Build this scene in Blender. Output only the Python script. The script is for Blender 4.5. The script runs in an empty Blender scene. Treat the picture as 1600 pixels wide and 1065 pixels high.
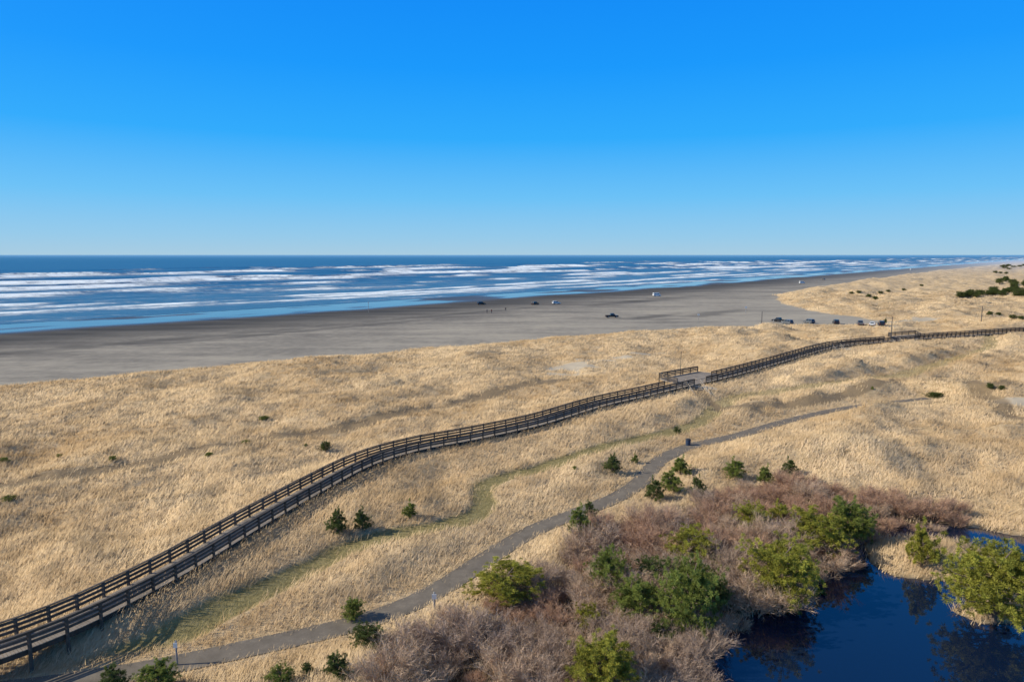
import bpy, bmesh, math, random
import numpy as np
from mathutils import Vector, Matrix
random.seed(5); rng = np.random.default_rng(5)
SC = bpy.context.scene; C = SC.collection
F = 1067.0; CAMZ = 25.0; P = math.atan(134.5/1067); cP, sP = math.cos(P), math.sin(P)

# ------------------------------------------------------------------ helpers
def ray(u, v):
    a = (u-800)/F; b = (532.5-v)/F
    return (a, cP+b*sP, -sP+b*cP)
def atz(u, v, z):
    d = ray(u, v); t = (z-CAMZ)/d[2]
    return (d[0]*t, d[1]*t)
def sm(x, a, b):
    t = np.clip((x-a)/(b-a), 0, 1); return t*t*(3-2*t)
def perlin(x, y, seed=0):
    x = np.asarray(x, float); y = np.asarray(y, float)
    xi = np.floor(x).astype(np.int64); yi = np.floor(y).astype(np.int64)
    xf = x-xi; yf = y-yi
    def g(ix, iy, dx, dy):
        h = (ix*374761393+iy*668265263+seed*982451653) & 0xffffffff
        h = ((h ^ (h >> 13))*1274126177) & 0xffffffff
        h = h ^ (h >> 16)
        a = h*(2*math.pi/4294967296.0)
        return np.cos(a)*dx+np.sin(a)*dy
    u = xf*xf*xf*(xf*(xf*6-15)+10); w = yf*yf*yf*(yf*(yf*6-15)+10)
    n00 = g(xi, yi, xf, yf); n10 = g(xi+1, yi, xf-1, yf)
    n01 = g(xi, yi+1, xf, yf-1); n11 = g(xi+1, yi+1, xf-1, yf-1)
    return ((n00*(1-u)+n10*u)*(1-w)+(n01*(1-u)+n11*u)*w)*1.5
def catmull(pts, k=5):
    pts = [np.array(p, float) for p in pts]
    pts = [2*pts[0]-pts[1]]+pts+[2*pts[-1]-pts[-2]]
    out = []
    for i in range(1, len(pts)-2):
        p0, p1, p2, p3 = pts[i-1:i+3]
        for j in range(k):
            t = j/k
            out.append(.5*((2*p1)+(-p0+p2)*t+(2*p0-5*p1+4*p2-p3)*t*t+(-p0+3*p1-3*p2+p3)*t**3))
    out.append(pts[-2]); return np.array(out)
def pdist(x, y, pl):
    d = np.full(x.shape, 1e9)
    for i in range(len(pl)-1):
        ax, ay = pl[i][:2]; bx, by = pl[i+1][:2]
        ex, ey = bx-ax, by-ay; L = ex*ex+ey*ey+1e-9
        t = np.clip(((x-ax)*ex+(y-ay)*ey)/L, 0, 1)
        d = np.minimum(d, (x-ax-t*ex)**2+(y-ay-t*ey)**2)
    return np.sqrt(d)
def inpoly(x, y, pl):
    c = np.zeros(x.shape, bool); n = len(pl)
    for i in range(n):
        ax, ay = pl[i][:2]; bx, by = pl[(i+1) % n][:2]
        if ay == by: continue
        c ^= ((ay > y) != (by > y)) & (x < (bx-ax)*(y-ay)/(by-ay)+ax)
    return c
def polysd(x, y, pl):
    d = pdist(x, y, list(pl)+[pl[0]])
    return np.where(inpoly(x, y, pl), d, -d)

# ------------------------------------------------------------------ layout of the place
TX, TY = .68, .733
def sn(s, n): return (TX*s-TY*n, TY*s+TX*n)
SHS = [-400, 500, 1200, 3000, 60000]; SHN = [252, 256, 298, 400, 2500]
DUNE = [sn(*p) for p in [(-300, 165), (-60, 158), (27, 153.7), (63, 147), (102, 137.5), (146, 128), (183, 115), (210, 101), (246, 78), (268, 57),
        (278, 76), (303, 107), (346, 137), (414, 166), (511, 181), (695, 199), (1173, 237), (3000, 330), (60000, 2300), (60000, -60000), (-300, -60000)]]
PATH = catmull([atz(u, v, 1.5) for u, v in [(-40, 1085), (120, 1064), (260, 1040), (400, 1010), (540, 978), (640, 944), (710, 906), (770, 866), (835, 828), (900, 802), (965, 776), (1003, 750), (1030, 720), (1080, 697), (1150, 681), (1240, 655), (1330, 636), (1450, 622)]], 3)
POND = [atz(u, v, .5) for u, v in [(1085, 1120), (1080, 1040), (1105, 995), (1150, 965), (1200, 950), (1262, 905), (1285, 880), (1320, 862), (1350, 835), (1400, 817), (1480, 817), (1560, 830), (1640, 843), (1760, 870), (1900, 960), (1900, 1140)]]
SPIT = [atz(u, v, .6) for u, v in [(1352, 848), (1375, 841), (1420, 838), (1480, 842), (1530, 856), (1570, 876), (1560, 898), (1490, 906), (1400, 897), (1358, 876)]]
ISLE = [atz(u, v, .6) for u, v in [(1490, 952), (1530, 935), (1600, 930), (1700, 936), (1700, 975), (1600, 970), (1530, 970)]]
WALK = catmull([atz(u, v, 3.0) for u, v in [(-90, 1043), (0, 1014), (80, 984), (150, 953), (270, 891), (390, 820), (480, 769), (570, 723), (650, 699), (740, 682), (840, 660), (930, 633), (1000, 617), (1060, 603), (1140, 585), (1220, 563), (1300, 541), (1380, 533), (1440, 528), (1500, 524), (1590, 518), (1680, 514)]], 8)
WALKC = WALK[::4]
TRACK = catmull([atz(u, v, 2) for u, v in [(-60, 762), (60, 748), (200, 725), (400, 688), (600, 650), (700, 627), (790, 604), (880, 590)]], 2)
TRAIL = catmull([atz(u, v, 1.8) for u, v in [(140, 1036), (230, 1003), (330, 962), (450, 905), (560, 852), (690, 822), (742, 806), (760, 786), (752, 766), (778, 747), (860, 725), (1000, 685), (1090, 662), (1130, 632), (1180, 617), (1300, 603), (1440, 579), (1540, 548), (1545, 530)]], 3)
TRAIL2 = catmull([atz(u, v, 2) for u, v in [(1125, 640), (1250, 630), (1400, 602), (1480, 585), (1502, 605), (1560, 640), (1585, 665)]], 2)
TRAIL3 = catmull([atz(u, v, 2) for u, v in [(1090, 612), (1110, 632), (1150, 640), (1300, 648), (1420, 628), (1540, 622), (1640, 610)]], 2)
THICK = [atz(u, v, 1.1) for u, v in [(590, 1100), (625, 1040), (720, 975), (840, 915), (895, 866), (950, 832), (1030, 824), (1090, 795), (1140, 772), (1190, 768), (1260, 768), (1330, 778), (1400, 788), (1490, 798), (1510, 812), (1480, 818), (1400, 822), (1355, 842), (1325, 870), (1270, 912), (1208, 958), (1158, 975), (1115, 1005), (1092, 1048), (1097, 1120)]]
BARE = [(890, 570, 4.4), (930, 561, 3.4), (970, 555, 2.8), (1000, 549, 2), (876, 579, 2.2), (1440, 500, 5), (1375, 515, 3.5), (1090, 612, 2.4), (1312, 548, 2.6), (1410, 540, 2.8), (1470, 492, 4), (1585, 640, 2.5)]
BAREW = [(*atz(u, v, 2), r) for u, v, r in BARE]
DAMP = [(*atz(u, v, .8), r, q) for u, v, r, q in [(1110, 491, 34, 7), (1020, 495, 25, 5), (700, 490, 60, 5), (250, 530, 70, 7), (480, 515, 60, 4), (1000, 470, 60, 9)]]

def fields(x, y):
    x = np.asarray(x, float); y = np.asarray(y, float)
    n = -TY*x+TX*y; s = TX*x+TY*y
    sh = np.interp(s, SHS, SHN)
    b = sh+perlin(s/70, n*0+.5, 21)*7+perlin(s/23, n/60, 22)*2.5-n
    zb = np.interp(b, [-500, -120, -86, -58, -46, 0, 10, 40, 110, 260], [-7, -1.6, -.35, -.02, .01, .01, .1, .45, 1.0, 1.2])
    zb = zb+.05*perlin(x/9, y/9, 23)*sm(b, 8, 30)
    sd = polysd(x, y, DUNE)+3.0*perlin(x/16, y/16, 1)+1.6*perlin(x/5, y/5, 2)
    g = sm(sd, -.8, 2.6); dz = sm(sd, -1, 15)
    rr = sm(x-.25*y, -5, 20)*sm(y, 58, 80)
    m_ = perlin(x/17, y/17, 4)
    ri = 1-np.abs(perlin(x/26, y/15, 7))
    tex = .8+1.0*perlin(x/45, y/45, 3)+(.95+.8*rr)*m_+(.5+.3*rr)*perlin(x/6.5, y/6.5, 5)+.2*perlin(x/2.3, y/2.3, 6)+rr*(1.5*ri*ri-.2)
    z = zb+dz*np.maximum(tex, -.2)
    green = np.zeros_like(x); rut = np.zeros_like(x); lit = np.zeros_like(x); dp = np.full(x.shape, 99.)
    k = (y < 330) & (y > 5)
    xx, yy, zz, gg = x[k], y[k], z[k], g[k]
    jit = .5*perlin(xx/3, yy/3, 9)
    tr = pdist(xx, yy, TRAIL)+jit*.5; far = sm(yy, 80, 115)
    w = 1-sm(tr, 1.5, 5); zz = zz*(1-w)+w*(1.8*.7+.3*zz)
    dw = pdist(xx, yy, WALKC); w = 1-sm(dw, 1.5, 9); zz = zz*(1-w)+w*2.62
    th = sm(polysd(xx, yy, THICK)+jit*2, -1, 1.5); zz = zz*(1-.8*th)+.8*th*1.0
    d = pdist(xx, yy, PATH); w = 1-sm(d, 1.5, 6); zz = zz*(1-w)+w*1.5; dp[k] = d
    pd = polysd(xx, yy, POND)+jit
    sp = np.maximum(polysd(xx, yy, SPIT), polysd(xx, yy, ISLE))+jit*.6
    pd = np.minimum(pd, -sp)
    w = 1-sm(-pd, 0, 5); zz = np.where(pd < 0, zz*(1-w)+w*.68, .56-np.minimum(pd*.5, 1.2))
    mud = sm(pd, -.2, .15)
    green[k] = (1-sm(tr, .95+.3*far, 1.45+.5*far))*(1-.45*far)*sm(d, 1.5, 3)
    t2 = np.minimum(pdist(xx, yy, TRAIL2), pdist(xx, yy, TRAIL3)+.3)+jit*.8
    rut2 = 1-sm(t2, 1.1, 1.8)
    tk = pdist(xx, yy, TRACK)+jit*.8
    rut[k] = np.maximum(1-sm(tk, 1.3, 2.1), rut2)*sm(d, 1.5, 3)
    zz = zz-.2*green[k]-.12*rut[k]
    for bx, by, r in BAREW:
        e = np.hypot((xx-bx)/1.6, (yy-by))/r+.5*perlin(xx/3, yy/3, 12)
        gg = gg*sm(e, .5, 1.1)
    gg = gg*(1-.5*(1-sm(d, .8, 1.2)))
    gg = gg*np.where(pd > .1, 0, 1)
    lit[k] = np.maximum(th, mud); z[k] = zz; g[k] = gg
    gloss = sm(-b, 2, 20)*sm(b, -90, -76)
    gloss = gloss*(1-.5*sm(perlin(s/60, n/20, 31)+.3*perlin(s/18, n/9, 32), .0, .5))
    damp = np.maximum(sm(-b, -55, -2), gloss)
    for ux, uy, a, q in DAMP:
        ds = (x-ux)*TX+(y-uy)*TY; dn = -(x-ux)*TY+(y-uy)*TX
        damp = np.maximum(damp, .6*(1-sm(np.hypot(ds/a, dn/q)+.6*perlin(x/12, y/6, 14), .2, 1.3)))
    return dict(z=z, g=g, gloss=gloss, green=green, damp=damp, rut=rut, lit=lit, dp=dp, n=n, s=s, b=b, dz=dz)
def hz(x, y): return float(fields(np.array([x]), np.array([y]))['z'][0])
def gp(u, v):
    d = ray(u, v); t0 = (6-CAMZ)/d[2]; t1 = (-.3-CAMZ)/d[2]
    t = np.linspace(t0, t1, 200)
    zz = fields(d[0]*t, d[1]*t)['z']; zr = CAMZ+d[2]*t
    i = int(np.argmax(zr <= zz)); i = i if zr[i] <= zz[i] else 199
    return (d[0]*t[i], d[1]*t[i], float(zz[i]))
def depth(p): return p[1]*cP+(CAMZ-p[2])*sP

# ------------------------------------------------------------------ mesh helpers
def mesh_np(name, v, f, smooth=True):
    me = bpy.data.meshes.new(name); v = np.asarray(v, np.float32); f = np.asarray(f, np.int32)
    me.vertices.add(len(v)); me.vertices.foreach_set('co', v.ravel())
    me.loops.add(f.size); me.loops.foreach_set('vertex_index', f.ravel())
    me.polygons.add(len(f)); me.polygons.foreach_set('loop_start', np.arange(len(f), dtype=np.int32)*f.shape[1])
    me.polygons.foreach_set('use_smooth', np.full(len(f), smooth))
    me.update(calc_edges=True)
    return me
def attr(me, name, rgba):
    a = me.color_attributes.new(name, 'FLOAT_COLOR', 'POINT')
    a.data.foreach_set('color', np.asarray(rgba, np.float32).ravel())
def grid_faces(r, c):
    i = np.arange((r-1)*c).reshape(r-1, c)[:, :-1].ravel()
    return np.stack([i, i+1, i+c+1, i+c], 1)
def tag(o, label=None, cat=None, group=None, kind=None):
    if label: o['label'] = label
    if cat: o['category'] = cat
    if group: o['group'] = group
    if kind: o['kind'] = kind
    return o
def link(name, me, m=None, parent=None):
    o = bpy.data.objects.new(name, me); C.objects.link(o)
    if m and not me.materials: me.materials.append(m)
    if parent: o.parent = parent
    return o
def empty(name, loc, rz=0, sc=1):
    o = bpy.data.objects.new(name, None); C.objects.link(o)
    o.location = loc; o.rotation_euler = (0, 0, rz); o.empty_display_size = .3
    o.scale = sc if isinstance(sc, tuple) else (sc, sc, sc)
    return o
class MB:
    def __init__(s): s.v = []; s.f = []
    def add(s, vs, fs):
        k = len(s.v); s.v += [tuple(p) for p in vs]; s.f += [tuple(i+k for i in q) for q in fs]
    def hexa(s, p): s.add(p, [(0, 3, 2, 1), (4, 5, 6, 7), (0, 1, 5, 4), (1, 2, 6, 5), (2, 3, 7, 6), (3, 0, 4, 7)])
    def box(s, x0, x1, y0, y1, z0, z1):
        s.hexa([(x0, y0, z0), (x1, y0, z0), (x1, y1, z0), (x0, y1, z0), (x0, y0, z1), (x1, y0, z1), (x1, y1, z1), (x0, y1, z1)])
    def bar(s, p, q, w, h):
        p = Vector(p); q = Vector(q); d = (q-p).normalized()
        a = d.cross(Vector((0, 0, 1)))
        a = Vector((1, 0, 0)) if a.length < 1e-4 else a.normalized()
        b = a.cross(d).normalized(); a = a*w/2; b = b*h/2
        s.hexa([p-a-b, p+a-b, q+a-b, q-a-b, p-a+b, p+a+b, q+a+b, q-a+b])
    def tube(s, p, q, r0, r1, n=6):
        p = Vector(p); q = Vector(q); d = (q-p).normalized()
        a = d.cross(Vector((.3, .1, 1)));
        if a.length < 1e-4: a = Vector((1, 0, 0))
        a.normalize(); b = d.cross(a)
        vs = [p+(a*math.cos(2*math.pi*i/n)+b*math.sin(2*math.pi*i/n))*r0 for i in range(n)]
        vs += [q+(a*math.cos(2*math.pi*i/n)+b*math.sin(2*math.pi*i/n))*r1 for i in range(n)]
        fs = [(i, (i+1) % n, n+(i+1) % n, n+i) for i in range(n)]+[tuple(range(n-1, -1, -1)), tuple(range(n, 2*n))]
        s.add(vs, fs)
    def build(s, name, m, parent=None, off=(0, 0, 0)):
        me = bpy.data.meshes.new(name)
        me.from_pydata([(p[0]-off[0], p[1]-off[1], p[2]-off[2]) for p in s.v], [], s.f); me.update()
        return link(name, me, m, parent)

# ------------------------------------------------------------------ materials
def newmat(name):
    m = bpy.data.materials.new(name); m.use_nodes = True
    nt = m.node_tree; bs = nt.nodes['Principled BSDF']
    return m, nt, bs
def nd(nt, t, **kw):
    n = nt.nodes.new(t)
    for k, v in kw.items(): setattr(n, k, v)
    return n
def lk(nt, a, b): nt.links.new(a, b)
def noise(nt, vec, scale, detail=4, rough=.6):
    n = nd(nt, 'ShaderNodeTexNoise'); n.inputs['Scale'].default_value = scale; n.inputs['Detail'].default_value = detail; n.inputs['Roughness'].default_value = rough
    if vec is not None: lk(nt, vec, n.inputs['Vector'])
    return n.outputs['Fac']
def ramp(nt, fac, stops):
    r = nd(nt, 'ShaderNodeValToRGB'); e = r.color_ramp.elements
    while len(e) < len(stops): e.new(.5)
    for i, (p, c) in enumerate(stops):
        e[i].position = p; e[i].color = (*c, 1) if len(c) == 3 else c
    lk(nt, fac, r.inputs['Fac']); return r.outputs['Color']
def mix(nt, fac, a, b, mode='MIX'):
    m = nd(nt, 'ShaderNodeMix', data_type='RGBA', blend_type=mode)
    for s, v in ((0, fac), (6, a), (7, b)):
        if hasattr(v, 'is_output'): lk(nt, v, m.inputs[s])
        elif s == 0: m.inputs[0].default_value = v
        else: m.inputs[s].default_value = (*v, 1)
    return m.outputs[2]
def mth(nt, op, a, b=0.0, c=None):
    m = nd(nt, 'ShaderNodeMath', operation=op)
    for i, v in enumerate((a, b, c)):
        if v is None: continue
        if hasattr(v, 'is_output'): lk(nt, v, m.inputs[i])
        else: m.inputs[i].default_value = v
    return m.outputs[0]
def sstep(nt, x, a, b):
    m = nd(nt, 'ShaderNodeMapRange', interpolation_type='SMOOTHSTEP')
    lk(nt, x, m.inputs[0]); m.inputs[1].default_value = a; m.inputs[2].default_value = b
    return m.outputs[0]
def simple(name, col, rough=.6, var=.25, scale=3, spec=.3, metal=0):
    m, nt, bs = newmat(name)
    tc = nd(nt, 'ShaderNodeTexCoord')
    f = noise(nt, tc.outputs['Object'], scale)
    c = ramp(nt, f, [(.3, tuple(x*(1-var) for x in col)), (.7, tuple(min(1, x*(1+var)) for x in col))])
    lk(nt, c, bs.inputs['Base Color']); bs.inputs['Roughness'].default_value = rough
    bs.inputs['Specular IOR Level'].default_value = spec; bs.inputs['Metallic'].default_value = metal
    return m

def terrain_mat():
    m, nt, bs = newmat('dune_ground')
    geo = nd(nt, 'ShaderNodeNewGeometry'); pos = geo.outputs['Position']
    a1 = nd(nt, 'ShaderNodeVertexColor', layer_name='mask'); a2 = nd(nt, 'ShaderNodeVertexColor', layer_name='mask2')
    s1 = nd(nt, 'ShaderNodeSeparateColor'); lk(nt, a1.outputs['Color'], s1.inputs[0])
    s2 = nd(nt, 'ShaderNodeSeparateColor'); lk(nt, a2.outputs['Color'], s2.inputs[0])
    grass, gloss, green, damp = s1.outputs[0], s1.outputs[1], s1.outputs[2], a1.outputs['Alpha']
    lit, rut, dry = s2.outputs[0], s2.outputs[1], s2.outputs[2]
    nb = noise(nt, pos, .06, 3); nm = noise(nt, pos, .5, 4); nf = noise(nt, pos, 3.2, 5, .7); nx = noise(nt, pos, 9, 3, .7)
    gsum = mth(nt, 'ADD', mth(nt, 'MULTIPLY', nm, .45), mth(nt, 'ADD', mth(nt, 'MULTIPLY', nf, .35), mth(nt, 'MULTIPLY', nb, .2)))
    gc = ramp(nt, gsum, [(.34, (.35, .235, .12)), (.44, (.51, .36, .195)), (.54, (.63, .46, .265)), (.66, (.73, .55, .335))])
    gc = mix(nt, mth(nt, 'MULTIPLY', sstep(nt, nb, .5, .66), .3), gc, (.46, .31, .16))
    # sand: streaks that run along the shore
    mp = nd(nt, 'ShaderNodeMapping'); lk(nt, pos, mp.inputs[0]); mp.inputs['Rotation'].default_value = (0, 0, -math.atan2(TY, TX)); mp.inputs['Scale'].default_value = (.02, .10, .1)
    st = noise(nt, mp.outputs[0], 1, 6, .6)
    mp2 = nd(nt, 'ShaderNodeMapping'); lk(nt, pos, mp2.inputs[0]); mp2.inputs['Rotation'].default_value = (0, 0, -math.atan2(TY, TX)+.05); mp2.inputs['Scale'].default_value = (.01, .9, .1)
    st2 = noise(nt, mp2.outputs[0], 1, 3, .6); nl = noise(nt, pos, .03, 4, .65)
    ssum = mth(nt, 'ADD', mth(nt, 'MULTIPLY', st, .4), mth(nt, 'ADD', mth(nt, 'MULTIPLY', st2, .09), mth(nt, 'ADD', mth(nt, 'MULTIPLY', nm, .23), mth(nt, 'MULTIPLY', nl, .28))))
    ssum = mth(nt, 'ADD', ssum, mth(nt, 'MULTIPLY', mth(nt, 'SUBTRACT', dry, .5), .12))
    sc = ramp(nt, ssum, [(.38, (.175, .152, .122)), (.47, (.255, .223, .174)), (.56, (.35, .303, .232)), (.66, (.42, .36, .265))])
    sc = mix(nt, mth(nt, 'MULTIPLY', a2.outputs['Alpha'], .8), sc, (.52, .43, .305))
    wetc = ramp(nt, st, [(.35, (.055, .05, .043)), (.65, (.12, .107, .088))])
    sc = mix(nt, damp, sc, wetc)
    ge = sstep(nt, mth(nt, 'ADD', grass, mth(nt, 'MULTIPLY', mth(nt, 'SUBTRACT', nf, .5), .9)), .3, .62)
    col = mix(nt, ge, sc, gc)
    grc = ramp(nt, nf, [(.35, (.17, .145, .055)), (.55, (.29, .24, .095)), (.7, (.44, .34, .165))])
    col = mix(nt, mth(nt, 'MULTIPLY', green, .9), col, grc)
    col = mix(nt, mth(nt, 'MULTIPLY', rut, .85), col, (.26, .185, .105))
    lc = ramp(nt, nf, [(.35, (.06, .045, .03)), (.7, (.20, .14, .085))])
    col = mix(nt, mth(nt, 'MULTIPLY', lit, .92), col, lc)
    # sea haze painted into the ground colour along the farthest miles of shore
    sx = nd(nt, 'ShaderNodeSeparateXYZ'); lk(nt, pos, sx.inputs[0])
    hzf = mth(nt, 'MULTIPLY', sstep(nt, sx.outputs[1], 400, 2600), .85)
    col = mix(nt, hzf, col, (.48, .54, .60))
    lk(nt, col, bs.inputs['Base Color'])
    r = nd(nt, 'ShaderNodeMapRange'); lk(nt, gloss, r.inputs[0]); r.inputs[3].default_value = .85; r.inputs[4].default_value = .08
    lk(nt, r.outputs[0], bs.inputs['Roughness'])
    r = nd(nt, 'ShaderNodeMapRange'); lk(nt, gloss, r.inputs[0]); r.inputs[3].default_value = .06; r.inputs[4].default_value = .18
    lk(nt, r.outputs[0], bs.inputs['Specular IOR Level'])
    bp = nd(nt, 'ShaderNodeBump'); bp.inputs['Distance'].default_value = .25
    hh = mth(nt, 'ADD', mth(nt, 'MULTIPLY', mth(nt, 'ADD', nf, mth(nt, 'MULTIPLY', nx, .5)), grass), mth(nt, 'MULTIPLY', nm, .5))
    lk(nt, hh, bp.inputs['Height'])
    lk(nt, mth(nt, 'MULTIPLY', mth(nt, 'SUBTRACT', 1, gloss), mth(nt, 'MULTIPLY_ADD', grass, .6, .2)), bp.inputs['Strength'])
    lk(nt, bp.outputs[0], bs.inputs['Normal'])
    return m
def sea_mat():
    m, nt, bs = newmat('sea_water')
    geo = nd(nt, 'ShaderNodeNewGeometry'); pos = geo.outputs['Position']
    a = nd(nt, 'ShaderNodeVertexColor', layer_name='foam'); s = nd(nt, 'ShaderNodeSeparateColor'); lk(nt, a.outputs['Color'], s.inputs[0])
    mp = nd(nt, 'ShaderNodeMapping'); lk(nt, pos, mp.inputs[0]); mp.inputs['Rotation'].default_value = (0, 0, -math.atan2(TY, TX)); mp.inputs['Scale'].default_value = (.05, .10, .1)
    n1 = noise(nt, mp.outputs[0], 1, 6, .7); n2 = noise(nt, mp.outputs[0], 5, 5, .75)
    nn = mth(nt, 'ADD', mth(nt, 'MULTIPLY', n1, .5), mth(nt, 'MULTIPLY', n2, .5))
    fo = sstep(nt, mth(nt, 'ADD', s.outputs[0], mth(nt, 'MULTIPLY', mth(nt, 'SUBTRACT', nn, .5), 2.4)), .10, 1.0)
    deep = mix(nt, n1, (.009, .043, .09), (.018, .072, .13))
    shal = mix(nt, n1, (.03, .09, .145), (.06, .14, .195))
    col = mix(nt, s.outputs[1], deep, shal)
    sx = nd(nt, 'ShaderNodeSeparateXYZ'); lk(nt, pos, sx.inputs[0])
    col = mix(nt, mth(nt, 'MULTIPLY', sstep(nt, sx.outputs[1], 2000, 14000), .6), col, (.24, .40, .53))  # aerial haze blended into the water colour towards the horizon
    col = mix(nt, fo, col, (.90, .935, .90))
    lk(nt, col, bs.inputs['Base Color'])
    r = nd(nt, 'ShaderNodeMapRange'); lk(nt, fo, r.inputs[0]); r.inputs[3].default_value = .28; r.inputs[4].default_value = .9
    lk(nt, r.outputs[0], bs.inputs['Roughness'])
    bs.inputs['Specular IOR Level'].default_value = .2; bs.inputs['IOR'].default_value = 1.33
    bp = nd(nt, 'ShaderNodeBump'); bp.inputs['Strength'].default_value = .5; bp.inputs['Distance'].default_value = 1.5
    lk(nt, nn, bp.inputs['Height']); lk(nt, bp.outputs[0], bs.inputs['Normal'])
    return m
def pond_mat():
    m, nt, bs = newmat('pond_water')
    bs.inputs['Base Color'].default_value = (.004, .012, .034, 1); bs.inputs['Roughness'].default_value = .01
    bs.inputs['IOR'].default_value = 1.33; bs.inputs['Specular IOR Level'].default_value = .95
    geo = nd(nt, 'ShaderNodeNewGeometry'); f = noise(nt, geo.outputs['Position'], 1.2, 2)
    bp = nd(nt, 'ShaderNodeBump'); bp.inputs['Strength'].default_value = .008; bp.inputs['Distance'].default_value = .1
    lk(nt, f, bp.inputs['Height']); lk(nt, bp.outputs[0], bs.inputs['Normal'])
    return m
def leaf_mat(name, layer, mul=(1, 1, 1), trans=.35):
    m, nt, bs = newmat(name); nt.nodes.remove(bs); out = nt.nodes['Material Output']
    a = nd(nt, 'ShaderNodeVertexColor', layer_name=layer)
    c = mix(nt, 1.0, a.outputs['Color'], mul, 'MULTIPLY')
    d = nd(nt, 'ShaderNodeBsdfDiffuse'); t = nd(nt, 'ShaderNodeBsdfTranslucent'); x = nd(nt, 'ShaderNodeMixShader')
    lk(nt, c, d.inputs[0]); lk(nt, c, t.inputs[0]); x.inputs[0].default_value = trans
    lk(nt, d.outputs[0], x.inputs[1]); lk(nt, t.outputs[0], x.inputs[2]); lk(nt, x.outputs[0], out.inputs[0])
    return m
def wood_mat(name, base):
    m, nt, bs = newmat(name)
    geo = nd(nt, 'ShaderNodeNewGeometry')
    f = noise(nt, geo.outputs['Position'], 2.5, 5, .7); f2 = noise(nt, geo.outputs['Position'], .35, 2)
    c = ramp(nt, mth(nt, 'ADD', mth(nt, 'MULTIPLY', f, .6), mth(nt, 'MULTIPLY', f2, .4)), [(.35, tuple(x*.55 for x in base)), (.55, base), (.7, tuple(x*1.4 for x in base))])
    lk(nt, c, bs.inputs['Base Color']); bs.inputs['Roughness'].default_value = .8; bs.inputs['Specular IOR Level'].default_value = .15
    return m
def asphalt_mat():
    m, nt, bs = newmat('worn_asphalt')
    geo = nd(nt, 'ShaderNodeNewGeometry'); p = geo.outputs['Position']
    f = noise(nt, p, .8, 5, .7); g = noise(nt, p, 14, 3)
    c = ramp(nt, mth(nt, 'ADD', mth(nt, 'MULTIPLY', f, .7), mth(nt, 'MULTIPLY', g, .3)), [(.35, (.145, .12, .09)), (.55, (.20, .167, .127)), (.7, (.29, .24, .17))])
    lk(nt, c, bs.inputs['Base Color']); bs.inputs['Roughness'].default_value = .9; bs.inputs['Specular IOR Level'].default_value = .1
    return m

# ------------------------------------------------------------------ terrain
ys = [14.0]
while ys[-1] < 900: ys.append(ys[-1]*1.0058)
while ys[-1] < 45000: ys.append(ys[-1]*1.03)
ys = np.array(ys); ks = np.concatenate([np.linspace(-1.25, -.9, 50, endpoint=False), np.linspace(-.9, .9, 600), np.linspace(.9, 1.4, 60)[1:]])
X = (ys[:, None]*ks[None, :]).ravel(); Y = np.repeat(ys, len(ks))
fd = fields(X, Y)
me = mesh_np('ground', np.stack([X, Y, fd['z']], 1), grid_faces(len(ys), len(ks)))
attr(me, 'mask', np.stack([fd['g'], fd['gloss'], fd['green'], fd['damp']], 1))
attr(me, 'mask2', np.stack([fd['lit'], fd['rut'], sm(fd['b'], 25, 125), sm(fd['dz'], .2, .9)], 1))
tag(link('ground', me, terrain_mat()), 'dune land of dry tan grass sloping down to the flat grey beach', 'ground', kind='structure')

# ------------------------------------------------------------------ sea
ys = [150.0]
while ys[-1] < 2600: ys.append(ys[-1]*1.0045)
while ys[-1] < 70000: ys.append(ys[-1]*1.08)
ys = np.array(ys); ks = np.linspace(-1.25, 1.35, 600)
X = (ys[:, None]*ks[None, :]).ravel(); Y = np.repeat(ys, len(ks))
n = -TY*X+TX*Y; s = TX*X+TY*Y; q = n-np.interp(s, SHS, SHN)
foam = np.zeros_like(X); z = np.zeros_like(X)
rag = perlin(s/22, q/9, 45)*.5+perlin(s/7, q/4, 46)*.3
RW = random.Random(4)
for i in range(16):
    q0 = 62*1.205**i; amp = RW.uniform(.8, 1.1)*(1-.4*sm(np.array(q0), 650, 1050)); hgt = min(2.3, .06+max(0, q0-66)*.006); L = 4+q0*.08
    c = q0+perlin(s/190, s*0+i*3.7, 40)*q0*.12+perlin(s/50, s*0+i*1.7, 41)*5+perlin(s/14, s*0+i*2.9, 47)*2.
    I = sm(perlin(s/230, s*0+i*5.3, 42)+.4*perlin(s/55, s*0+i*2.3, 43)+RW.uniform(.0, .3)+.3*sm(-s, -250, 50), -.28, .5)
    d = q-c
    foam = np.maximum(foam, amp*I*np.where(d < 0, np.exp(d/L)*(1+.7*rag), np.exp(-(d/3.)**2)))
    z += hgt*(.35+.65*I)*np.where(d < 0, np.exp(-(d/4)**2), np.exp(-(d/9)**2))
foam = np.maximum(foam, (.14+.32*rag)*sm(q, 60, 95)*(1-sm(q, 180, 520)))
z += .25*perlin(s/60, q/25, 44)*sm(q, 150, 400)+.02
z = np.where(q < 48, -1.2, z)
me = mesh_np('ocean', np.stack([X, Y, z], 1), grid_faces(len(ys), len(ks)))
attr(me, 'foam', np.stack([foam, 1-sm(q, 80, 420), foam*0, foam*0+1], 1))
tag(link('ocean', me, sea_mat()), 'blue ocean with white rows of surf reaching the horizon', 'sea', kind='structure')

# ------------------------------------------------------------------ pond
xs = [p[0] for p in POND]; yy = [p[1] for p in POND]
mb = MB(); mb.add([(min(xs)-3, min(yy)-6, .5), (max(xs)+4, min(yy)-6, .5), (max(xs)+4, max(yy)+4, .5), (min(xs)-3, max(yy)+4, .5)], [(0, 1, 2, 3)])
tag(mb.build('pond', pond_mat()), 'still dark blue pond mirroring the pines on its banks', 'pond', kind='structure')

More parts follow.
